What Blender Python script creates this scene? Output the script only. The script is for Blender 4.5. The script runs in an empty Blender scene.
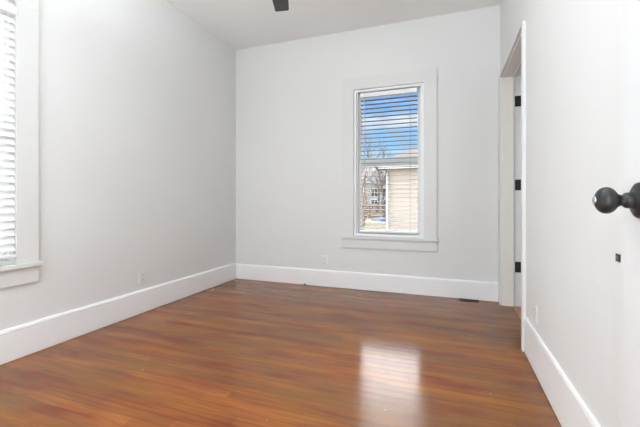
import bpy, bmesh, math, random
from mathutils import Vector, Matrix
random.seed(7)
S = bpy.context.scene
COL = S.collection

# ------------------------------------------------------------------ camera
FPX, YAW, CY = 351.1, 20.14, 200.4
cam_d = bpy.data.cameras.new('camera')
cam_d.sensor_width = 36.0
cam_d.lens = FPX / 640 * 36.0
cam_d.shift_y = -(213.5 - CY) / 640
cam_d.clip_start = 0.02
cam_d.clip_end = 500
cam = bpy.data.objects.new('camera', cam_d)
cam.location = (0, 0, 1.0)
cam.rotation_euler = (math.radians(90), 0, math.radians(YAW))
COL.objects.link(cam)
S.camera = cam
S.view_settings.view_transform = 'Standard'
S.view_settings.look = 'None'
S.view_settings.exposure = 0.11
S.view_settings.gamma = 1.0

# room measures
XL, XR, YB, YR, HC = -2.568, 0.478, 3.862, 0.10, 2.928
WTR = 0.158                                 # right wall thickness
WT = 0.20                                   # wall thickness

# ------------------------------------------------------------------ sky
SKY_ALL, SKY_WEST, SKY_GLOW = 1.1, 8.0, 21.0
w = bpy.data.worlds.new('sky')
S.world = w
w.use_nodes = True
nt = w.node_tree
nt.nodes.clear()
N = nt.nodes.new
Lk = nt.links.new
out = N('ShaderNodeOutputWorld')
bg = N('ShaderNodeBackground')
tc = N('ShaderNodeTexCoord')
sep = N('ShaderNodeSeparateXYZ')
Lk(tc.outputs['Generated'], sep.inputs[0])
ramp = N('ShaderNodeValToRGB')
Lk(sep.outputs['Z'], ramp.inputs[0])
cr = ramp.color_ramp
cr.elements[0].position = 0.0
cr.elements[0].color = (0.62, 0.78, 0.95, 1)
cr.elements[1].position = 0.32
cr.elements[1].color = (0.18, 0.40, 0.80, 1)
e = cr.elements.new(0.12)
e.color = (0.40, 0.65, 0.93, 1)
mp = N('ShaderNodeMapping')
mp.inputs['Scale'].default_value = (2.2, 2.2, 13.0)
mp.inputs['Location'].default_value = (0.3, 0.1, 0.55)
Lk(tc.outputs['Generated'], mp.inputs[0])
nz = N('ShaderNodeTexNoise')
nz.inputs['Scale'].default_value = 1.6
nz.inputs['Detail'].default_value = 6
nz.inputs['Roughness'].default_value = 0.6
Lk(mp.outputs[0], nz.inputs[0])
cl = N('ShaderNodeValToRGB')
cl.color_ramp.elements[0].position = 0.46
cl.color_ramp.elements[1].position = 0.74
# clouds lie in layers: a bank near the horizon, two bands above it, clear higher up
lay = N('ShaderNodeValToRGB')
le = lay.color_ramp.elements
le[0].position, le[0].color = 0.0, (.85, .85, .85, 1)
le[1].position, le[1].color = 0.26, (.25, .25, .25, 1)
for ps_, v_ in ((.095, .85), (.118, .42), (.132, .62), (.148, .36), (.182, .38), (.200, .64), (.220, .60), (.24, .28)):
    q_ = le.new(ps_)
    q_.color = (v_, v_, v_, 1)
Lk(sep.outputs['Z'], lay.inputs[0])
lsum = N('ShaderNodeMath')
lsum.operation = 'ADD'
Lk(nz.outputs[0], lsum.inputs[0])
Lk(lay.outputs[0], lsum.inputs[1])
lsub = N('ShaderNodeMath')
lsub.operation = 'SUBTRACT'
lsub.inputs[1].default_value = 0.5
Lk(lsum.outputs[0], lsub.inputs[0])
Lk(lsub.outputs[0], cl.inputs[0])
mixc = N('ShaderNodeMixRGB')
mixc.inputs[2].default_value = (0.93, 0.94, 0.97, 1)
Lk(cl.outputs[0], mixc.inputs[0])
Lk(ramp.outputs[0], mixc.inputs[1])
# a bright bank of thin cloud overhead
mr = N('ShaderNodeMapRange')
mr.interpolation_type = 'SMOOTHSTEP'
mr.inputs['From Min'].default_value = 0.30
mr.inputs['From Max'].default_value = 0.36
mr.inputs['To Min'].default_value = 0
mr.inputs['To Max'].default_value = 1
Lk(sep.outputs['Z'], mr.inputs[0])
# ... plus a glow patch added over the neighbour's roof, for the floor reflection
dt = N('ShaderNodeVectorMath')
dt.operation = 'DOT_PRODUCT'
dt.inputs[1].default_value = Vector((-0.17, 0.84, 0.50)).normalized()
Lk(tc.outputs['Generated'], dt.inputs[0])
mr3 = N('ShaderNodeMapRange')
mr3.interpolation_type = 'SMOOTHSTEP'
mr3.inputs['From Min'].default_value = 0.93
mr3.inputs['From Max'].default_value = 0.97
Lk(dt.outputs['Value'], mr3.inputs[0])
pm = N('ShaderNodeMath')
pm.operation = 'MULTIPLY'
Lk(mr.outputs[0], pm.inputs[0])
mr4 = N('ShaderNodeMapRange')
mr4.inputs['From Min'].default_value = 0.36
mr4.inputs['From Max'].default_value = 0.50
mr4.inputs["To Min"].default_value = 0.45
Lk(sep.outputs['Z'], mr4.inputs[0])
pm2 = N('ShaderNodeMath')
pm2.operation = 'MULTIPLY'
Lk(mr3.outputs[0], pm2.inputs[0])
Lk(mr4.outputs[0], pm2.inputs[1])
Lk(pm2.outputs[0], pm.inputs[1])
# bright haze low in the west, beyond the left window
mr2 = N('ShaderNodeMapRange')
mr2.interpolation_type = 'SMOOTHSTEP'
mr2.inputs['From Min'].default_value = 0.55
mr2.inputs['From Max'].default_value = 0.85
ng_ = N('ShaderNodeMath')
ng_.operation = 'MULTIPLY'
ng_.inputs[1].default_value = -1
Lk(sep.outputs['X'], ng_.inputs[0])
Lk(ng_.outputs[0], mr2.inputs[0])
def screen(prev, fac, val):
    m = N('ShaderNodeMixRGB')
    m.inputs[2].default_value = (val, val, val * 1.02, 1)
    Lk(fac, m.inputs[0])
    Lk(prev, m.inputs[1])
    return m.outputs[0]
c1 = screen(mixc.outputs[0], mr.outputs[0], SKY_ALL)
c2 = screen(c1, mr2.outputs[0], SKY_WEST)
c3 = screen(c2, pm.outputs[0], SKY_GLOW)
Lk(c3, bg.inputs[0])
bg.inputs[1].default_value = 1.0
Lk(bg.outputs[0], out.inputs[0])

# ------------------------------------------------------------------ sun and window portals
def light(name, kind, loc, energy, color=(1, 1, 1), target=None, **kw):
    d = bpy.data.lights.new(name, kind)
    d.energy = energy
    d.color = color
    for k, v in kw.items():
        setattr(d, k, v)
    o = bpy.data.objects.new(name, d)
    o.location = loc
    if target is not None:
        o.rotation_euler = (Vector(target) - Vector(loc)).to_track_quat('-Z', 'Y').to_euler()
    COL.objects.link(o)
    return o

light('sun', 'SUN', (6, -6, 9), 0.5, (1, 0.96, 0.91), (0, 0, 0), angle=math.radians(1))
p1 = light('daylight_portal', 'AREA', (-0.63, YB + 0.17, 1.42), 1, target=(-0.63, 0, 1.42), shape='RECTANGLE', size=0.8, size_y=1.7)
p1.data.cycles.is_portal = True
p2 = light('daylight_portal', 'AREA', (XL - 0.17, 1.03, 1.42), 1, target=(0, 1.03, 1.42), shape='RECTANGLE', size=0.8, size_y=1.7)
p2.data.cycles.is_portal = True
# unseen area fills, added to brighten the walls and ceiling evenly
LC = (.905, .965, 1.02)
light('rear_fill', 'AREA', (-1.55, .13, 1.05), 29, LC, (-1.2, 4, 1.1), shape='RECTANGLE', size=1.7, size_y=1.9)
light('hallway_fill', 'AREA', (-.25, -.6, 1.1), 28, LC, (-1.0, 3.86, 1.5), shape='RECTANGLE', size=.8, size_y=1.6)
light('doorway_fill', 'AREA', (-.38, -.06, 1.85), 8, LC, (-1.7, 3.0, 3.1), shape='RECTANGLE', size=.5, size_y=.5)
light('ceiling_fill', 'AREA', (-1.02, 1.15, 2.3), 48, LC, (-1.02, 1.151, 3.3), shape='RECTANGLE', size=1.2, size_y=1.1)
FAN_LAMP = 0.0
FAN_COLOR = (.88, .96, 1.06, 1)

# ------------------------------------------------------------------ materials
def principled(name, color, rough=0.5, metal=0.0, spec=0.5):
    m = bpy.data.materials.new(name)
    m.use_nodes = True
    b = m.node_tree.nodes['Principled BSDF']
    b.inputs['Base Color'].default_value = (*color, 1)
    b.inputs['Roughness'].default_value = rough
    b.inputs['Metallic'].default_value = metal
    b.inputs['Specular IOR Level'].default_value = spec
    return m

def add_noise(m, scale, c1, c2, bump=0.0, bump_scale=None, stretch=(1, 1, 1), detail=5, dist=0.002):
    t = m.node_tree
    b = t.nodes['Principled BSDF']
    tcn = t.nodes.new('ShaderNodeTexCoord')
    mpn = t.nodes.new('ShaderNodeMapping')
    mpn.inputs['Scale'].default_value = stretch
    t.links.new(tcn.outputs['Object'], mpn.inputs[0])
    n = t.nodes.new('ShaderNodeTexNoise')
    n.inputs['Scale'].default_value = scale
    n.inputs['Detail'].default_value = detail
    t.links.new(mpn.outputs[0], n.inputs[0])
    mi = t.nodes.new('ShaderNodeMixRGB')
    mi.inputs[1].default_value = (*c1, 1)
    mi.inputs[2].default_value = (*c2, 1)
    rr = t.nodes.new('ShaderNodeMapRange')
    rr.inputs['From Min'].default_value = 0.35
    rr.inputs['From Max'].default_value = 0.65
    t.links.new(n.outputs[0], rr.inputs[0])
    t.links.new(rr.outputs[0], mi.inputs[0])
    t.links.new(mi.outputs[0], b.inputs['Base Color'])
    if bump:
        n2 = t.nodes.new('ShaderNodeTexNoise')
        n2.inputs['Scale'].default_value = bump_scale or scale
        n2.inputs['Detail'].default_value = 4
        t.links.new(mpn.outputs[0], n2.inputs[0])
        bp = t.nodes.new('ShaderNodeBump')
        bp.inputs['Strength'].default_value = bump
        bp.inputs['Distance'].default_value = dist
        t.links.new(n2.outputs[0], bp.inputs['Height'])
        t.links.new(bp.outputs[0], b.inputs['Normal'])
    return m

WALL = add_noise(principled('wall_paint', (.78, .78, .765), .62, spec=.3), 1.2, (.785, .785, .77), (.77, .77, .755), .25, 6, dist=.004)
CEIL = add_noise(principled('ceiling_paint', (.9, .9, .885), .8, spec=.2), 1.0, (.905, .905, .89), (.895, .895, .88), .2, 5, dist=.004)
TRIM = add_noise(principled('trim_paint', (.92, .92, .92), .35), 3, (.925, .925, .925), (.91, .91, .91), .1, 20)
CASE = add_noise(principled('casing_paint', (.75, .75, .73), .45), 3, (.755, .755, .735), (.74, .74, .722), .1, 20)
JAMB = add_noise(principled('jamb_paint', (.88, .845, .79), .45), 3, (.885, .85, .795), (.87, .835, .78), .1, 20)
VINYL = add_noise(principled('white_vinyl', (.88, .89, .89), .35), 4, (.89, .9, .9), (.87, .88, .88))
DOORP = add_noise(principled('door_paint', (.74, .74, .735), .4), 2, (.745, .745, .74), (.73, .73, .725), .1, 15)
SLAT_SHADE = add_noise(principled('shaded_slat', (.13, .12, .12), .5), 8, (.14, .125, .125), (.11, .105, .11))  # white slats, with their backlit shade put into the dark colour
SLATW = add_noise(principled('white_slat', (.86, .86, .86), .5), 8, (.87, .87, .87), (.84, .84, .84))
BLACK = add_noise(principled('black_metal', (.03, .03, .03), .38, .3), 60, (.035, .035, .034), (.022, .022, .022), .1, 90)
CHROME = add_noise(principled('brushed_steel', (.7, .7, .68), .25, 1), 60, (.7, .7, .68), (.6, .6, .6))
PLATE = add_noise(principled('outlet_plastic', (.80, .80, .78), .35), 20, (.81, .81, .79), (.79, .79, .77))
SLOT = add_noise(principled('slot_dark', (.2, .2, .19), .6), 50, (.2, .2, .19), (.16, .16, .15))
FANM = add_noise(principled('charcoal_blade', (.05, .05, .048), .5), 12, (.056, .056, .053), (.042, .042, .04), stretch=(1, 8, 1))
CORD = add_noise(principled('cord', (.45, .43, .42), .7), 80, (.47, .45, .44), (.4, .38, .37))
REG = add_noise(principled('register_bronze', (.05, .04, .03), .6, .2), 40, (.06, .048, .034), (.04, .03, .02))
THRESH = add_noise(principled('oak_threshold', (.5, .28, .12), .4), 5, (.55, .31, .14), (.38, .19, .08), .2, 10, stretch=(8, 1, 1))
CABLE = add_noise(principled('cable_rubber', (.12, .06, .05), .6), 30, (.13, .07, .055), (.09, .045, .04))

def floor_material():
    m = principled('oak_boards', (.3, .12, .04), .2, spec=.32)
    t = m.node_tree
    b = t.nodes['Principled BSDF']
    A = t.nodes.new
    K = t.links.new
    tcn = A('ShaderNodeTexCoord')
    br = A('ShaderNodeTexBrick')
    br.offset = 0.0
    br.squash = 1
    br.inputs['Scale'].default_value = 1
    br.inputs['Brick Width'].default_value = 1.35
    br.inputs['Row Height'].default_value = 0.058
    br.inputs['Mortar Size'].default_value = 0.0011
    br.inputs['Mortar Smooth'].default_value = 0.3
    br.inputs['Bias'].default_value = 0.0
    br.inputs['Color1'].default_value = (0, 0, 0, 1)
    br.inputs['Color2'].default_value = (1, 1, 1, 1)
    br.inputs['Mortar'].default_value = (.5, .5, .5, 1)
    sx = A('ShaderNodeSeparateXYZ')
    K(tcn.outputs['Object'], sx.inputs[0])
    dv = A('ShaderNodeMath')
    dv.operation = 'DIVIDE'
    dv.inputs[1].default_value = 0.058
    K(sx.outputs['Y'], dv.inputs[0])
    fl = A('ShaderNodeMath')
    fl.operation = 'FLOOR'
    K(dv.outputs[0], fl.inputs[0])
    wn = A('ShaderNodeTexWhiteNoise')
    wn.noise_dimensions = '1D'
    K(fl.outputs[0], wn.inputs['W'])
    ml = A('ShaderNodeMath')
    ml.operation = 'MULTIPLY_ADD'
    ml.inputs[1].default_value = 3.7
    K(wn.outputs['Value'], ml.inputs[0])
    K(sx.outputs['X'], ml.inputs[2])
    cx = A('ShaderNodeCombineXYZ')
    K(ml.outputs[0], cx.inputs['X'])
    K(sx.outputs['Y'], cx.inputs['Y'])
    K(cx.outputs[0], br.inputs[0])
    rp = A('ShaderNodeValToRGB')
    rp.color_ramp.elements[0].position = 0.0
    rp.color_ramp.elements[0].color = (.27, .088, .022, 1)
    rp.color_ramp.elements[1].position = 1.0
    rp.color_ramp.elements[1].color = (.38, .148, .034, 1)
    for ps, c in ((.25, (.275, .096, .023)), (.5, (.315, .112, .026)), (.75, (.345, .122, .028))):
        el = rp.color_ramp.elements.new(ps)
        el.color = (*c, 1)
    K(br.outputs['Color'], rp.inputs[0])
    # grain, stretched along the boards
    mg = A('ShaderNodeMapping')
    mg.inputs['Scale'].default_value = (1.6, 34, 1)
    K(tcn.outputs['Object'], mg.inputs[0])
    ng = A('ShaderNodeTexNoise')
    ng.inputs['Scale'].default_value = 1.8
    ng.inputs['Detail'].default_value = 7
    ng.inputs['Roughness'].default_value = 0.62
    K(mg.outputs[0], ng.inputs[0])
    rg = A('ShaderNodeMapRange')
    rg.inputs['From Min'].default_value = .3
    rg.inputs['From Max'].default_value = .7
    rg.inputs['To Min'].default_value = .66
    rg.inputs['To Max'].default_value = 1.26
    K(ng.outputs[0], rg.inputs[0])
    m1 = A('ShaderNodeMixRGB')
    m1.blend_type = 'MULTIPLY'
    m1.inputs[0].default_value = 1
    K(rp.outputs[0], m1.inputs[1])
    K(rg.outputs[0], m1.inputs[2])
    # worn patches where the stain has gone dull and grey-brown
    nw = A('ShaderNodeTexNoise')
    nw.inputs['Scale'].default_value = 1.1
    nw.inputs['Detail'].default_value = 6
    nw.inputs['Roughness'].default_value = 0.6
    mw = A('ShaderNodeMapping')
    mw.inputs['Scale'].default_value = (.8, 2.2, 1)
    mw.inputs['Location'].default_value = (3.1, .4, 0)
    K(tcn.outputs['Object'], mw.inputs[0])
    K(mw.outputs[0], nw.inputs[0])
    rw = A('ShaderNodeMapRange')
    rw.inputs['From Min'].default_value = .40
    rw.inputs['From Max'].default_value = .66
    rw.inputs['To Max'].default_value = .78
    K(nw.outputs[0], rw.inputs[0])
    m2 = A('ShaderNodeMixRGB')
    m2.inputs[2].default_value = (.19, .10, .042, 1)
    K(rw.outputs[0], m2.inputs[0])
    K(m1.outputs[0], m2.inputs[1])
    # blotchy stain: redder and yellower patches
    nb = A('ShaderNodeTexNoise')
    nb.inputs['Scale'].default_value = 4.5
    nb.inputs['Detail'].default_value = 4
    mb = A('ShaderNodeMapping')
    mb.inputs['Scale'].default_value = (.45, 1.8, 1)
    K(tcn.outputs['Object'], mb.inputs[0])
    K(mb.outputs[0], nb.inputs[0])
    hb = A('ShaderNodeValToRGB')
    hb.color_ramp.elements[0].position = .32
    hb.color_ramp.elements[0].color = (.80, .52, .55, 1)
    hb.color_ramp.elements[1].position = .70
    hb.color_ramp.elements[1].color = (1.06, 1.02, .62, 1)
    eb = hb.color_ramp.elements.new(.5)
    eb.color = (.96, .84, .76, 1)
    K(nb.outputs[0], hb.inputs[0])
    m25 = A('ShaderNodeMixRGB')
    m25.blend_type = 'MULTIPLY'
    m25.inputs[0].default_value = 1
    K(m2.outputs[0], m25.inputs[1])
    K(hb.outputs[0], m25.inputs[2])
    m2 = m25
    # dark seams
    m3 = A('ShaderNodeMixRGB')
    m3.inputs[2].default_value = (.09, .035, .012, 1)
    sm = A('ShaderNodeMath')
    sm.operation = 'MULTIPLY'
    sm.inputs[1].default_value = .5
    K(br.outputs['Fac'], sm.inputs[0])
    K(sm.outputs[0], m3.inputs[0])
    K(m2.outputs[0], m3.inputs[1])
    # small pale nicks
    vo = A('ShaderNodeTexVoronoi')
    vo.inputs['Scale'].default_value = 5.5
    K(tcn.outputs['Object'], vo.inputs[0])
    lt = A('ShaderNodeMath')
    lt.operation = 'LESS_THAN'
    lt.inputs[1].default_value = .03
    K(vo.outputs['Distance'], lt.inputs[0])
    m4 = A('ShaderNodeMixRGB')
    m4.inputs[2].default_value = (.42, .28, .17, 1)
    K(lt.outputs[0], m4.inputs[0])
    K(m3.outputs[0], m4.inputs[1])
    K(m4.outputs[0], b.inputs['Base Color'])
    rr = A('ShaderNodeMapRange')
    rr.inputs['From Min'].default_value = .3
    rr.inputs['From Max'].default_value = .7
    rr.inputs['To Min'].default_value = .10
    rr.inputs['To Max'].default_value = .19
    K(nw.outputs[0], rr.inputs[0])
    K(rr.outputs[0], b.inputs['Roughness'])
    bp = A('ShaderNodeBump')
    bp.inputs['Strength'].default_value = .25
    bp.inputs['Distance'].default_value = .0012
    ad = A('ShaderNodeMath')
    ad.operation = 'SUBTRACT'
    K(ng.outputs[0], ad.inputs[0])
    K(br.outputs['Fac'], ad.inputs[1])
    K(ad.outputs[0], bp.inputs['Height'])
    K(bp.outputs[0], b.inputs['Normal'])
    return m
FLOOR = floor_material()

def glass_material():
    m = bpy.data.materials.new('window_glass')
    m.use_nodes = True
    t = m.node_tree
    t.nodes.clear()
    o = t.nodes.new('ShaderNodeOutputMaterial')
    tr = t.nodes.new('ShaderNodeBsdfTransparent')
    tr.inputs[0].default_value = (.97, .985, .98, 1)
    gl = t.nodes.new('ShaderNodeBsdfGlossy')
    gl.inputs['Roughness'].default_value = .01
    fr = t.nodes.new('ShaderNodeFresnel')
    fr.inputs[0].default_value = 1.3
    mi = t.nodes.new('ShaderNodeMixShader')
    t.links.new(fr.outputs[0], mi.inputs[0])
    t.links.new(tr.outputs[0], mi.inputs[1])
    t.links.new(gl.outputs[0], mi.inputs[2])
    t.links.new(mi.outputs[0], o.inputs[0])
    return m
GLASS = glass_material()

# outside
SIDING = add_noise(principled('cream_siding', (.78, .68, .625), .7), 3, (.79, .69, .635), (.75, .65, .60))
OUTW = add_noise(principled('white_outdoor_trim', (.85, .85, .84), .5), 3, (.86, .86, .85), (.82, .82, .81))
SHING = add_noise(principled('pale_shingles', (.36, .32, .32), .9), 9, (.42, .37, .37), (.32, .28, .29), .5, 30, stretch=(1, 1, 3))
GROUND = add_noise(principled('dry_lawn', (.21, .18, .10), .95), 1.5, (.26, .22, .13), (.15, .145, .07), .4, 12)
CONC = add_noise(principled('pale_concrete', (.7, .66, .58), .9), 2, (.74, .70, .62), (.62, .58, .5))
FENCE = add_noise(principled('weathered_fence', (.20, .11, .07), .85), 4, (.26, .15, .10), (.15, .08, .055), stretch=(1, 1, 6))
BARK = add_noise(principled('grey_bark', (.15, .125, .11), .9), 8, (.18, .15, .13), (.11, .09, .08), .5, 20, stretch=(4, 4, 1))
BARKB = add_noise(principled('brown_bark', (.33, .22, .16), .9), 8, (.38, .26, .19), (.25, .16, .11), .5, 20, stretch=(4, 4, 1))
FARW = add_noise(principled('far_siding', (.5, .5, .51), .8), 2, (.55, .55, .56), (.45, .45, .46))
FARR = add_noise(principled('far_roof', (.25, .25, .27), .9), 5, (.3, .3, .32), (.2, .2, .22))
DARKG = add_noise(principled('dark_pane', (.02, .022, .03), .15), 3, (.02, .022, .03), (.03, .032, .04))
TARP = add_noise(principled('blue_tarp', (.12, .25, .6), .6), 5, (.15, .3, .66), (.1, .2, .5), .4, 9)

# ------------------------------------------------------------------ mesh helpers
def boxes(name, blist, mat, parent=None, bevel=0.0, loc=(0, 0, 0), seg=2):
    bm = bmesh.new()
    for (x0, x1, y0, y1, z0, z1) in blist:
        mtx = Matrix.Translation(((x0 + x1) / 2, (y0 + y1) / 2, (z0 + z1) / 2)) @ Matrix.Diagonal((abs(x1 - x0), abs(y1 - y0), abs(z1 - z0), 1))
        bmesh.ops.create_cube(bm, size=1, matrix=mtx)
    return finish(name, bm, mat, parent, bevel, loc, seg)

def finish(name, bm, mat, parent=None, bevel=0.0, loc=(0, 0, 0), seg=2, smooth=False):
    me = bpy.data.meshes.new(name)
    bmesh.ops.recalc_face_normals(bm, faces=bm.faces)
    bm.to_mesh(me)
    bm.free()
    me.materials.append(mat)
    o = bpy.data.objects.new(name, me)
    o.location = loc
    COL.objects.link(o)
    if parent:
        o.parent = parent
    if bevel:
        md = o.modifiers.new('bevel', 'BEVEL')
        md.width = bevel
        md.segments = seg
        md.limit_method = 'ANGLE'
    if smooth:
        for p in me.polygons:
            p.use_smooth = True
    return o

def prism(name, prof, axis, a0, a1, mat, parent=None, bevel=0.0, loc=(0, 0, 0)):
    """profile points (p, q) extruded along an axis: x -> (y,z), y -> (x,z), z -> (x,y)"""
    bm = bmesh.new()
    def pt(a, p, q):
        return {'x': (a, p, q), 'y': (p, a, q), 'z': (p, q, a)}[axis]
    r0 = [bm.verts.new(pt(a0, *c)) for c in prof]
    r1 = [bm.verts.new(pt(a1, *c)) for c in prof]
    n = len(prof)
    for i in range(n):
        bm.faces.new((r0[i], r0[(i + 1) % n], r1[(i + 1) % n], r1[i]))
    bm.faces.new(r0)
    bm.faces.new(r1)
    return finish(name, bm, mat, parent, bevel, loc)

def lathe(name, prof, mat, parent=None, axis='z', seg=40, loc=(0, 0, 0)):
    """profile (radius, height) spun round an axis"""
    bm = bmesh.new()
    rings = []
    for r, h in prof:
        if r < 1e-6:
            rings.append([bm.verts.new((0, 0, h))])
        else:
            rings.append([bm.verts.new((r * math.cos(2 * math.pi * k / seg), r * math.sin(2 * math.pi * k / seg), h)) for k in range(seg)])
    for a, b in zip(rings, rings[1:]):
        for k in range(seg):
            k2 = (k + 1) % seg
            if len(a) == 1 and len(b) > 1:
                bm.faces.new((a[0], b[k], b[k2]))
            elif len(b) == 1 and len(a) > 1:
                bm.faces.new((a[k], a[k2], b[0]))
            elif len(a) > 1:
                bm.faces.new((a[k], a[k2], b[k2], b[k]))
    if axis == '-x':
        bm.transform(Matrix.Rotation(math.radians(-90), 4, 'Y'))
    elif axis == 'y':
        bm.transform(Matrix.Rotation(math.radians(90), 4, 'X'))
    o = finish(name, bm, mat, parent, 0, loc, smooth=True)
    return o

def tube_bm(bm, pts, radii, seg=8):
    rings = []
    for i, p in enumerate(pts):
        p = Vector(p)
        d = (Vector(pts[min(i + 1, len(pts) - 1)]) - Vector(pts[max(i - 1, 0)])).normalized()
        u = d.orthogonal().normalized()
        v = d.cross(u)
        r = radii[i] if isinstance(radii, (list, tuple)) else radii
        rings.append([bm.verts.new(p + r * (math.cos(2 * math.pi * k / seg) * u + math.sin(2 * math.pi * k / seg) * v)) for k in range(seg)])
    for a, b in zip(rings, rings[1:]):
        # align rings to limit twisting
        off = min(range(seg), key=lambda s: (a[0].co - b[s].co).length)
        for k in range(seg):
            bm.faces.new((a[k], a[(k + 1) % seg], b[(k + 1 + off) % seg], b[(k + off) % seg]))
    bm.faces.new(rings[0])
    bm.faces.new(rings[-1])

def tube(name, pts, radii, mat, parent=None, seg=8, loc=(0, 0, 0)):
    bm = bmesh.new()
    tube_bm(bm, pts, radii, seg)
    return finish(name, bm, mat, parent, 0, loc, smooth=True)

def empty(name, loc=(0, 0, 0), rz=0.0):
    o = bpy.data.objects.new(name, None)
    o.empty_display_size = .1
    o.location = loc
    o.rotation_euler = (0, 0, rz)
    COL.objects.link(o)
    return o

def tag(o, label, cat, group=None, kind=None):
    o['label'] = label
    o['category'] = cat
    if group:
        o['group'] = group
    if kind:
        o['kind'] = kind
    return o

def struct(o, label=None, cat=None):
    o['kind'] = 'structure'
    if label:
        o['label'] = label
    if cat:
        o['category'] = cat
    return o

# ------------------------------------------------------------------ room shell
HY = -1.9                                   # far end of the hallway behind the camera
struct(boxes('floor', [(XL - WT, XR + WT + .9, HY - .1, YB + WT, -.12, 0)], FLOOR),
       'glossy reddish brown narrow hardwood board floor', 'floor')
struct(boxes('ceiling', [(XL - WT, XR + WT + 1.0, HY - .2, YB + WT, HC, HC + .15)], CEIL),
       'smooth off-white painted ceiling', 'ceiling')

# window openings (frame to frame)
BX0, BX1, BZ0, BZ1 = -1.007, -0.246, 0.60, 2.245
LY0, LY1 = 0.65, 1.411
G = .006
def wall_with_hole_x(name, y0, y1, xa, xb, hx0, hx1, hz0, hz1, mat):
    return boxes(name, [(xa, hx0, y0, y1, 0, HC), (hx1, xb, y0, y1, 0, HC), (hx0, hx1, y0, y1, 0, hz0), (hx0, hx1, y0, y1, hz1, HC)] if hz0 > 0 else
                 [(xa, hx0, y0, y1, 0, HC), (hx1, xb, y0, y1, 0, HC), (hx0, hx1, y0, y1, hz1, HC)], mat)
def wall_with_hole_y(name, x0, x1, ya, yb, hy0, hy1, hz0, hz1, mat):
    bl = [(x0, x1, ya, hy0, 0, HC), (x0, x1, hy1, yb, 0, HC), (x0, x1, hy0, hy1, hz1, HC)]
    if hz0 > 0:
        bl.append((x0, x1, hy0, hy1, 0, hz0))
    return boxes(name, bl, mat)

struct(wall_with_hole_x('wall_back', YB, YB + WT, XL - WT, XR + WT + .9, BX0, BX1, BZ0, BZ1, WALL), 'white painted wall with the single window', 'wall')
struct(wall_with_hole_y('wall_left', XL - WT, XL, YR - .15, YB, LY0, LY1, BZ0, BZ1, WALL), 'white painted wall on the left', 'wall')
DY0, DY1, DZ = 2.682, 3.735, 2.175          # doorway in the right wall
wall_r = struct(wall_with_hole_y('wall_right', XR, XR + WTR, YR, YB, DY0, DY1, 0, DZ, WALL), 'white painted wall with a doorway on the right', 'wall')
EX0, EX1 = -0.50, 0.405                     # doorway the camera stands in
struct(wall_with_hole_x('wall_rear', YR - .15, YR, XL, XR + WT, EX0, EX1, 0, 2.10, WALL), 'white painted wall with the entry doorway', 'wall')
# hallway behind, and the dark closet beyond the right-hand doorway
struct(boxes('wall_hallway', [(-1.6, -1.5, HY, YR - .15, 0, HC), (1.2, 1.3, HY, YR - .15, 0, HC), (-1.6, 1.3, HY - .1, HY, 0, HC), (XR + WT, 1.3, YR - .15, YR - .05, 0, HC)], WALL))
struct(boxes('wall_closet', [(XR + WT + .9, XR + WT + 1.0, 2.3, YB + WT, 0, HC), (XR + WTR, XR + WT + .9, 2.3, 2.4, 0, HC)], WALL))

# baseboards: flat board with a moulded cap
def bb_profile(sgn, base, h=.205, t=.02):
    # (offset from wall, z)
    pts = [(0, 0), (t - .006, 0), (t - .006, .006), (t, .007), (t, h - .032), (t * .94, h - .028), (t * 1.04, h - .021), (t * .92, h - .010), (t * .7, h - .002), (t * .6, h), (0, h)]
    return [(base + sgn * a, z) for a, z in pts]
struct(prism('baseboard_back', bb_profile(-1, YB, .19), 'x', XL + .0, XR, TRIM), 'white moulded baseboard under the window', 'baseboard')
struct(prism('baseboard_left', bb_profile(1, XL), 'y', YR, YB - .02, TRIM), 'white moulded baseboard along the left wall', 'baseboard')
CY0, CY1 = DY0 - .045, DY0                 # near casing board of the doorway
struct(prism('baseboard_right', bb_profile(-1, XR, .24, .013), 'y', YR, CY0, TRIM), 'tall white moulded baseboard on the right wall', 'baseboard')
struct(prism('baseboard_rear', bb_profile(1, YR), 'x', XL + .02, EX0 - .1, TRIM))

# ------------------------------------------------------------------ windows
def double_hung(idx, label):
    """built facing -Y in local coordinates, opening 0..W wide, wall surface at y=0, room on -y"""
    W, z0, z1 = BX1 - BX0, BZ0, BZ1
    r = empty('window_%d' % idx)
    struct(r, label, 'window')
    cw = .13
    # casing: two side boards and a head board, with an eased edge
    boxes('casing', [(-cw, 0, -.022, 0, z0, z1), (W, W + cw, -.022, 0, z0, z1), (-cw, W + cw, -.022, 0, z1, z1 + cw)], CASE, r, .002)
    boxes('window_stool', [(-cw - .014, W + cw + .014, -.045, 0, z0 - .028, z0), (.001, W - .001, 0, .08, z0 - .0, z0 + .006)], CASE, r, .004)
    boxes('apron', [(-cw, W + cw, -.02, 0, z0 - .135, z0 - .028)], CASE, r, .002)
    # vinyl frame lining the opening, with stepped stops
    f = .028
    fr = [(0, f, .0, .14, z0, z1), (W - f, W, .0, .14, z0, z1), (f, W - f, .0, .14, z1 - f, z1), (f, W - f, .0, .14, z0 + .001, z0 + f),
          (f, f + .012, .03, .07, z0 + f, z1 - f), (W - f - .012, W - f, .03, .07, z0 + f, z1 - f)]
    boxes('window_frame', fr, VINYL, r, .0015)
    zm = 1.435
    def sash(n, ya, yb, za, zb, st, top, bot):
        s = boxes(n, [(f, f + st, ya, yb, za, zb), (W - f - st, W - f, ya, yb, za, zb),
                      (f + st, W - f - st, ya, yb, zb - top, zb), (f + st, W - f - st, ya, yb, za, za + bot)], VINYL, r, .003)
        boxes('glass_pane', [(f + st - .004, W - f - st + .004, (ya + yb) / 2 - .002, (ya + yb) / 2 + .002, za + bot - .004, zb - top + .004)], GLASS, s)
    sash('lower_sash', .075, .1, z0 + f, zm + .008, .042, .055, .045)
    sash('upper_sash', .103, .128, zm - .012, z1 - f, .042, .04, .062)
    return r

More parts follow.
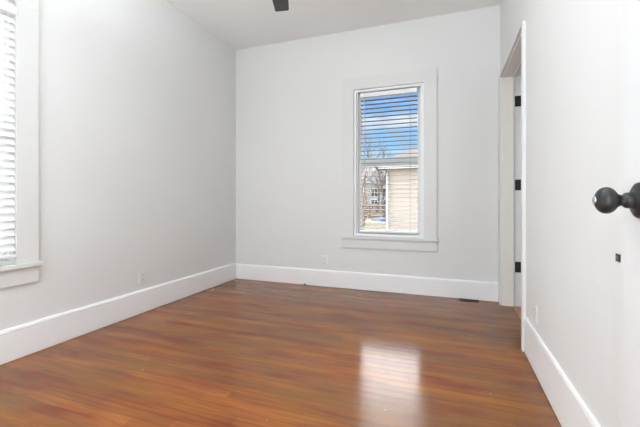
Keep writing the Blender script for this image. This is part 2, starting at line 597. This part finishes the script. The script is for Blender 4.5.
w1 = double_hung(1, 'white double-hung window with a wide casing in the back wall')
w1.location = (BX0, YB, 0)
w2 = double_hung(2, 'white double-hung window at the left edge of the picture')
w2.location = (XL, LY0, 0)
w2.rotation_euler = (0, 0, math.radians(90))

def blind(loc, rz, mat, tilt, x0, x1, cords, pitch=.0472):
    """slatted blind, local frame as for the window"""
    r = empty('window_blind', loc, rz)
    zt, zb = 2.205, .645
    ya, yb = .008, .058
    boxes('headrail', [(x0, x1, ya, yb, zt - .048, zt)], VINYL, r, .003)
    boxes('bottom_rail', [(x0, x1, ya, yb, zb, zb + .018)], VINYL, r, .003)
    bm = bmesh.new()
    z = zt - .048 - .035
    yc = (ya + yb) / 2
    while z > zb + .03:
        # gently crowned slat, tilted about its long axis
        hw = .0245
        prof = []
        for k in range(5):
            u = -1 + k * .5
            prof.append((u * hw, .0018 * (1 - u * u) + .0013))
        for k in range(4, -1, -1):
            u = -1 + k * .5
            prof.append((u * hw, .0018 * (1 - u * u) - .0013))
        c, s = math.cos(tilt), math.sin(tilt)
        r0 = [bm.verts.new((x0 + .002, yc + p * c - q * s, z + p * s + q * c)) for p, q in prof]
        r1 = [bm.verts.new((x1 - .002, yc + p * c - q * s, z + p * s + q * c)) for p, q in prof]
        n = len(prof)
        for i in range(n):
            bm.faces.new((r0[i], r0[(i + 1) % n], r1[(i + 1) % n], r1[i]))
        bm.faces.new(r0)
        bm.faces.new(r1)
        z -= pitch
    finish('slats', bm, mat, r)
    for cx in cords:
        bm = bmesh.new()
        for yy in (ya - .001, yb + .001):
            tube_bm(bm, [(cx, yy, zt - .045), (cx, yy, zb + .01)], .0011, 6)
        tube_bm(bm, [(cx + .006, yc, zt - .045), (cx + .006, yc, zb + .01)], .0008, 6)
        finish('ladder_cord', bm, CORD, r)
    # tilt wand with its hook
    wx = x0 + .045
    tube('tilt_wand', [(wx, ya - .008, zt - .03), (wx, ya - .012, zt - .06), (wx, ya - .010, zt - .62)], [.002, .003, .004], VINYL, r)
    return r

b1 = blind((BX0, YB, 0), 0, SLAT_SHADE, math.radians(2), .070, .692, (.118, .615))
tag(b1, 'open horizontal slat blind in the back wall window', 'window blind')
b2 = blind((XL + .045, LY0, 0), math.radians(90), SLATW, math.radians(60), .004, .757, (.11, .65))
tag(b2, 'white slat blind in the window at the left edge', 'window blind')

# ------------------------------------------------------------------ doorway in the right wall
d1 = struct(empty('door_1'), 'white cased doorway with black hinges in the right wall', 'doorway')
boxes('casing', [(XR - .022, XR, CY0, CY1, 0, DZ + .014), (XR - .022, XR, DY1, YB - .022, 0, DZ + .014), (XR - .022, XR, DY0, DY1, DZ, DZ + .014)], CASE, d1, .003)
jt = .012
boxes('door_jamb', [(XR - .002, XR + .090, DY1 - jt, DY1, 0, DZ), (XR - .002, XR + .090, DY0, DY0 + jt, 0, DZ), (XR - .002, XR + .090, DY0 + jt, DY1 - jt, DZ - jt, DZ)], JAMB, d1, .002)
boxes('door_stop', [(XR + .092, XR + .099, DY1 - jt - .012, DY1, 0, DZ - jt), (XR + .092, XR + .099, DY0, DY0 + jt + .012, 0, DZ - jt), (XR + .092, XR + .099, DY0 + jt, DY1 - jt, DZ - jt - .012, DZ)], JAMB, d1, .001)
boxes('hinge_jamb', [(XR + .100, XR + WTR + .001, DY1 - .006, DY1, 0, DZ), (XR + .100, XR + WTR + .001, DY0, DY0 + .006, 0, DZ), (XR + .100, XR + WTR + .001, DY0, DY1, DZ - .006, DZ)], TRIM, d1)
for hz in (1.93, 1.145, .375):
    h = boxes('hinge', [(XR + .106, XR + WTR + .001, DY1 - .0095, DY1 - .006, hz - .05, hz + .05)], BLACK, d1, .001)
    h['label'] = 'black metal hinge'
    tube('hinge_pin', [(XR + WTR + .007, DY1 - .013, hz - .055), (XR + WTR + .007, DY1 - .013, hz + .055)], .007, BLACK, h, 12)
boxes('threshold', [(XR + .085, XR + WTR + .02, DY0 + jt, DY1 - jt - .001, 0, .009)], THRESH, d1, .004)

# hairline ridges in the old plaster of the right wall
for pts_ in ([(1.93, .742), (1.70, .735), (1.52, .722), (1.375, .700)], [(1.352, .745), (1.362, .62), (1.350, .46), (1.325, .37), (1.268, .325)]):
    cr_ = tube('plaster_ridge', [(XR + .0002, y_, z_) for y_, z_ in pts_], .0006, WALL, wall_r, 6)

# ------------------------------------------------------------------ open entry door beside the camera
d2 = struct(empty('door_2', (.369, .983, 0)), 'white door standing open against the right wall, black knob', 'door')
T = .036
# flat slab with shallow recessed panels behind raised stiles and rails
DW = .80
st = .115
pl = [(0, T, -st, 0, .01, 2.04), (0, T, -DW, -DW + st, .01, 2.04), (0, T, -DW + st, -st, .01, .25), (0, T, -DW + st, -st, 1.9, 2.04), (0, T, -DW + st, -st, .78, .92),
      (.008, T - .008, -DW + st, -st, .25, 1.9)]
boxes('door_leaf', pl, DOORP, d2, .0015)
KZ = 1.0
KY = -.083
kn = lathe('door_knob', [(0, 0), (.0165, 0), (.0165, .020), (.0150, .0235), (.0120, .0255), (.0115, .0310), (.0140, .0345)] + [(.0282 * math.sin(math.radians(t)), .0545 - .0205 * math.cos(math.radians(t))) for t in range(36, 160, 8)] + [(.0100, .0742), (0, .0742)], BLACK, d2, '-x', 48, (-.004, KY, KZ))
kn['label'] = 'matte black round knob with a lock'
lathe('rosette', [(0, 0), (.0365, 0), (.0372, .002), (.0360, .006), (.0310, .009), (.0180, .0105), (.0160, .016), (.0, .016)], BLACK, kn, '-x', 48, (.004, 0, 0))
kc = lathe('key_cylinder', [(0, 0), (.0092, 0), (.0090, .0022), (.0075, .003), (0, .003)], CHROME, kn, '-x', 32, (-.0735, 0, 0))
kc['label'] = 'silver lock cylinder'
for hz in (.25, 1.05, 1.85):
    h = boxes('hinge', [(.003, T - .003, -DW - .003, -DW, hz - .05, hz + .05)], BLACK, d2, .0005)

# ------------------------------------------------------------------ wall outlets
def outlet(loc, rz):
    """faces -Y in its own frame; back of the plate at y=0"""
    r = empty('electrical_outlet', loc, rz)
    boxes('cover_plate', [(-.036, .036, -.006, 0, -.058, .058)], PLATE, r, .003)
    for s in (-1, 1):
        q = boxes('receptacle', [(-.017, .017, -.0085, -.005, s * .022 - .014, s * .022 + .014)], PLATE, r, .003)
        boxes('slot', [(-.009, -.0062, -.009, -.0075, s * .022 - .002, s * .022 + .009), (.0062, .009, -.009, -.0075, s * .022 - .002, s * .022 + .009),
                       (-.003, .003, -.009, -.0075, s * .022 - .010, s * .022 - .0045)], SLOT, q)
    lathe('screw', [(0, 0), (.0035, 0), (.003, .0015), (0, .002)], CHROME, r, 'y', 12, (0, -.006, 0))
    return r
tag(outlet((-1.355, YB, .300), 0), 'white outlet on the back wall left of the window', 'electrical outlet', 'electrical outlets')
tag(outlet((XL, 2.393, .315), math.radians(90)), 'white outlet on the left wall above its baseboard', 'electrical outlet', 'electrical outlets')
tag(outlet((XR, 2.345, .345), math.radians(-90)), 'white outlet on the right wall near the doorway', 'electrical outlet', 'electrical outlets')

jk = empty('wall_plate', (XR, 1.295, .828))
tag(jk, 'tiny black plate on the right wall just past the open door edge', 'wall plate')
boxes('plate', [(-.004, 0, -.013, .013, -.0115, .0115)], BLACK, jk, .001)
boxes('socket', [(-.0055, -.003, -.008, .008, -.006, .006)], SLOT, jk, .0005)

# ------------------------------------------------------------------ floor register and cable
rg = empty('floor_register', (.19, YB - .062, 0))
tag(rg, 'dark bronze floor vent beside the back wall baseboard', 'floor vent')
boxes('vent_frame', [(-.09, .09, -.03, -.024, 0, .007), (-.09, .09, .024, .03, 0, .007), (-.09, -.082, -.024, .024, 0, .004), (.082, .09, -.024, .024, 0, .004), (-.082, .082, -.024, .024, 0, .001)], REG, rg, .001)
boxes('louvers', [(-.08 + .0125 * k, -.0755 + .0125 * k, -.024, .024, .001, .0035) for k in range(13)], REG, rg)
boxes('damper_lever', [(-.006, .006, -.004, .004, .0035, .010)], REG, rg, .001)

cb = empty('cable_stub', (-1.60, YB - .031, 0))
tag(cb, 'short dark cable end sticking up from floor at back baseboard', 'cable')
tube('cable', [(0, 0, 0), (.001, 0, .012), (0, .003, .020)], .007, CABLE, cb, 10)
tube('wire', [(.012, -.004, 0), (.014, -.003, .014)], .004, CABLE, cb, 8)

# ------------------------------------------------------------------ ceiling fan
FX, FY, FZ = -1.05, 1.98, 2.56
fan = empty('ceiling_fan', (FX, FY, 0))
tag(fan, 'ceiling fan with charcoal blades, one blade tip showing at the top edge', 'ceiling fan')
lathe('canopy', [(0, HC), (.065, HC), (.065, HC - .02), (.045, HC - .05), (.018, HC - .065), (0, HC - .065)], FANM, fan)
tube('downrod', [(0, 0, HC - .06), (0, 0, FZ + .06)], .012, FANM, fan, 16)
lathe('motor_housing', [(0, FZ + .08), (.04, FZ + .08), (.09, FZ + .06), (.105, FZ + .02), (.10, FZ - .02), (.07, FZ - .05), (.06, FZ - .09), (0, FZ - .09)], FANM, fan)
GM = principled('lamp_glass', (.9, .9, .88), .3)
GM.node_tree.nodes['Principled BSDF'].inputs['Emission Color'].default_value = FAN_COLOR
GM.node_tree.nodes['Principled BSDF'].inputs['Emission Strength'].default_value = FAN_LAMP
gl = lathe('lamp_globe', [(0, FZ - .09), (.07, FZ - .09), (.12, FZ - .11), (.13, FZ - .14), (.11, FZ - .175), (.06, FZ - .2), (0, FZ - .205)], GM, fan)
gl['label'] = 'frosted glass lamp bowl'
for k in range(5):
    a = math.radians(90 + 20.4 + 72 * k)
    c, s = math.cos(a), math.sin(a)
    prof = [(.17, -.045), (.20, -.055), (.45, -.063), (.655, -.052), (.665, -.044), (.665, .052), (.655, .060), (.45, .064), (.20, .055), (.17, .045)]
    bm = bmesh.new()
    rows = []
    for zz in (-.0035, .0035):
        rows.append([bm.verts.new((x * c - y * s, x * s + y * c, FZ + zz - y * .10)) for x, y in prof])
    bm.faces.new(rows[0]); bm.faces.new(rows[1])
    for i in range(len(prof)):
        j = (i + 1) % len(prof)
        bm.faces.new((rows[0][i], rows[0][j], rows[1][j], rows[1][i]))
    bl = finish('blade', bm, FANM, fan)
    bm = bmesh.new()
    tube_bm(bm, [(.07 * c, .07 * s, FZ - .02), (.14 * c, .14 * s, FZ - .006), (.24 * c, .24 * s, FZ - .009)], [.012, .012, .006], 8)
    finish('blade_iron', bm, FANM, bl)

# ------------------------------------------------------------------ outside
GZ = -0.6
def vp(px, py, **kw):
    """world point seen at a photo pixel at a given y distance"""
    a = math.radians(YAW)
    t = (px - 320) / FPX
    kx, ky = t * math.cos(a) - math.sin(a), t * math.sin(a) + math.cos(a)
    Z = kw['y'] / ky
    return Vector((Z * kx, kw['y'], 1 + (CY - py) * Z / FPX))

struct(boxes('ground', [(-90, 60, YB + WT + .02, 140, GZ - .3, GZ), (-90, XL - WT - .02, -40, YB + WT + .02, GZ - .3, GZ)], GROUND), 'dry brown winter lawn beyond the window', 'ground')

# neighbour's house
NY = 9.2
nx0 = vp(387, 200, y=NY).x
nh = empty('neighbor_house', (nx0, NY, GZ))
tag(nh, 'cream sided house with a low hip roof seen through the back window', 'house')
EH = vp(400, 170, y=NY).z - GZ              # eave height over the ground
bm = bmesh.new()
prof = []
zc = 0.0
# lapped boards on front and left side: sawtooth section
lap = .105
def lapwall(bm, horizontal, length):
    z = .0
    while z < EH - .001:
        z2 = min(z + lap, EH)
        if horizontal == 'x':
            vs = [bm.verts.new(c) for c in ((0, -.018, z), (length, -.018, z), (length, -.004, z2), (0, -.004, z2))]
            vt = [bm.verts.new(c) for c in ((0, -.004, z), (length, -.004, z), (length, -.018, z), (0, -.018, z))]
        else:
            vs = [bm.verts.new(c) for c in ((-.018, 0, z), (-.018, length, z), (-.004, length, z2), (-.004, 0, z2))]
            vt = [bm.verts.new(c) for c in ((-.004, 0, z), (-.004, length, z), (-.018, length, z), (-.018, 0, z))]
        bm.faces.new(vs)
        bm.faces.new(vt)
        z = z2
lapwall(bm, 'x', 9)
lapwall(bm, 'y', 7)
bmesh.ops.create_cube(bm, size=1, matrix=Matrix.Translation((4.5, 3.5, EH / 2)) @ Matrix.Diagonal((9, 7, EH, 1)))
finish('siding_wall', bm, SIDING, nh)
boxes('corner_board', [(-.03, .05, -.03, .0, 0, EH), (-.03, 0, -.03, .06, 0, EH)], OUTW, nh)
OV = .22
boxes('eave_fascia', [(-OV, 9 + OV, -OV, -OV + .03, EH, EH + .13), (-OV, -OV + .03, -OV, 7 + OV, EH, EH + .13), (-OV, 9 + OV, -OV, 0, EH, EH + .02), (-OV, 0, -OV, 7 + OV, EH, EH + .02)], OUTW, nh)
RH = .5
bm = bmesh.new()
z0r = EH + .13
pb = [bm.verts.new(c) for c in ((-OV - .03, -OV - .03, z0r), (9 + OV, -OV - .03, z0r), (9 + OV, 7 + OV, z0r), (-OV - .03, 7 + OV, z0r))]
run = .8
pt = [bm.verts.new(c) for c in ((run - OV, run - OV, z0r + RH), (9 - run, run - OV, z0r + RH), (9 - run, 7 - run, z0r + RH), (run - OV, 7 - run, z0r + RH))]
bm.faces.new(pb); bm.faces.new(pt)
for i in range(4):
    bm.faces.new((pb[i], pb[(i + 1) % 4], pt[(i + 1) % 4], pt[i]))
finish('hip_roof', bm, SHING, nh)
tube('downspout', [(.02, -.06, EH), (.02, -.07, .35), (.02, -.2, .2)], .03, OUTW, nh, 8)

# fence of horizontal brown boards across the yard
fy = 30.0
fa, fb = vp(352, 210, y=fy), vp(398, 210, y=fy)
fn = empty('yard_fence', (fa.x, fy, GZ))
tag(fn, 'brown board fence across the yard outside the back window', 'fence')
flen = fb.x - fa.x
ft = vp(370, 204, y=fy).z - GZ
boxes('rail_boards', [(0, flen, -.02, .02, ft - .26 - .33 * k, ft - .05 - .33 * k) for k in range(4)], FENCE, fn)
k = 0.0
while k < flen:
    boxes('post', [(k, k + .12, .02, .14, 0, ft)], FENCE, fn)
    k += 1.5

pa = vp(352, 221, y=24.5)
struct(boxes('garden_path', [(-26, 4, 24.2, 25.4, GZ, GZ + .05)], CONC), 'pale concrete path crossing the lawn', 'path')

def blob(name, c, r, mat, seed, lab, cat):
    rnd = random.Random(seed)
    bm = bmesh.new()
    bmesh.ops.create_icosphere(bm, subdivisions=3, radius=1)
    for v in bm.verts:
        k = 1 + rnd.uniform(-.06, .06)
        v.co = Vector((v.co.x * r[0] * k, v.co.y * r[1] * k, max(v.co.z, 0) * r[2] * k))
    return tag(finish(name, bm, mat, loc=c, smooth=True), lab, cat)
pt_ = vp(381, 219, y=26.6)
blob('tarp_heap', (pt_.x, 26.6, GZ), (.36, .3, .34), TARP, 3, 'low heap under a blue tarp on the lawn before the fence', 'tarp')
blob('white_heap', (vp(371, 219, y=26.6).x - .15, 26.6, GZ), (.24, .2, .13), OUTW, 5, 'small white heap on the lawn left of the blue tarp', 'heap')

# far house beyond the fence
hy = 46.0
ha, hb = vp(364, 200, y=hy), vp(412, 200, y=hy)
fh = empty('distant_house', (ha.x, hy, GZ))
tag(fh, 'distant grey house with dark windows behind the trees', 'house')
HW = hb.x - ha.x
HT = vp(380, 183, y=hy).z - GZ
boxes('wall', [(0, HW, 0, 6, 0, HT)], FARW, fh)
prism('roof', [(-.5, HT), (6.5, HT), (3, HT + 1.6)], 'x', -.4, HW + .4, FARR, fh)
for row in (.35, 1.9):
    for k in range(4):
        xx = 1.0 + k * 1.5
        if xx + .8 < HW:
            q = boxes('window', [(xx, xx + .8, -.04, .02, row + .2, row + 1.3)], DARKG, fh)
            boxes('window_trim', [(xx - .08, xx, -.06, 0, row + .12, row + 1.38), (xx + .8, xx + .88, -.06, 0, row + .12, row + 1.38), (xx + .37, xx + .43, -.06, 0, row + .2, row + 1.3), (xx - .08, xx + .88, -.06, 0, row + 1.3, row + 1.38), (xx - .08, xx + .88, -.06, 0, row + .12, row + .2)], OUTW, q)
boxes('porch_railing', [(0, HW, -1.2, -1.12, 1.0, 1.12), (0, HW, -1.2, -1.12, .3, .4)] + [(k * .3, k * .3 + .08, -1.2, -1.12, .3, 1.0) for k in range(int(HW / .3))], OUTW, fh)

def tree(px, y, h, seed, mat, lab, r0=.13, lean=0.0, first=.35):
    rnd = random.Random(seed)
    c = vp(px, 200, y=y)
    bm = bmesh.new()
    def grow(p, d, ln, r, lev):
        pts, rad = [p], [r]
        q, dd = Vector(p), Vector(d)
        for i in range(4):
            dd = (dd + Vector((rnd.uniform(-.16, .16), rnd.uniform(-.16, .16), rnd.uniform(-.02, .1)))).normalized()
            q = q + dd * ln / 4
            pts.append(tuple(q))
            rad.append(r * (1 - .17 * (i + 1)))
        tube_bm(bm, pts, rad, 6 if lev < 2 else 4)
        if lev < 4:
            n = 6 if lev == 0 else 4
            for i in range(n):
                f = (first if lev == 0 else .3) + (1 - (first if lev == 0 else .3)) * (i + 1) / n
                idx = min(3, int(f * 4))
                fr = f * 4 - idx
                b = Vector(pts[idx]).lerp(Vector(pts[min(idx + 1, 4)]), min(fr, 1))
                az = rnd.uniform(0, 2 * math.pi)
                nd = (dd * .8 + Vector((math.cos(az), math.sin(az), .15)) * .8).normalized()
                grow(tuple(b), nd, ln * rnd.uniform(.42, .6), r * .5 * (1.15 - .4 * f), lev + 1)
    grow((0, 0, 0), Vector((lean, 0, 1)), h, r0, 0)
    return tag(finish('bare_tree', bm, mat, loc=(c.x, y, GZ)), lab, 'tree', 'bare trees outside the back window')
tree(363.5, 21, 3.2, 11, BARKB, 'slim brown tree trunk nearest the left side of the back window', .10)
tree(368, 27, 3.0, 12, BARKB, 'second slim brown trunk from the left side of the window', .10)
tree(384, 36, 4.6, 13, BARK, 'grey bare tree rising above the distant house beside the cream siding', .20, -.05, .3)
tree(377, 41, 3.9, 15, BARK, 'grey bare tree in front of the middle of the distant house', .18, .05, .3)
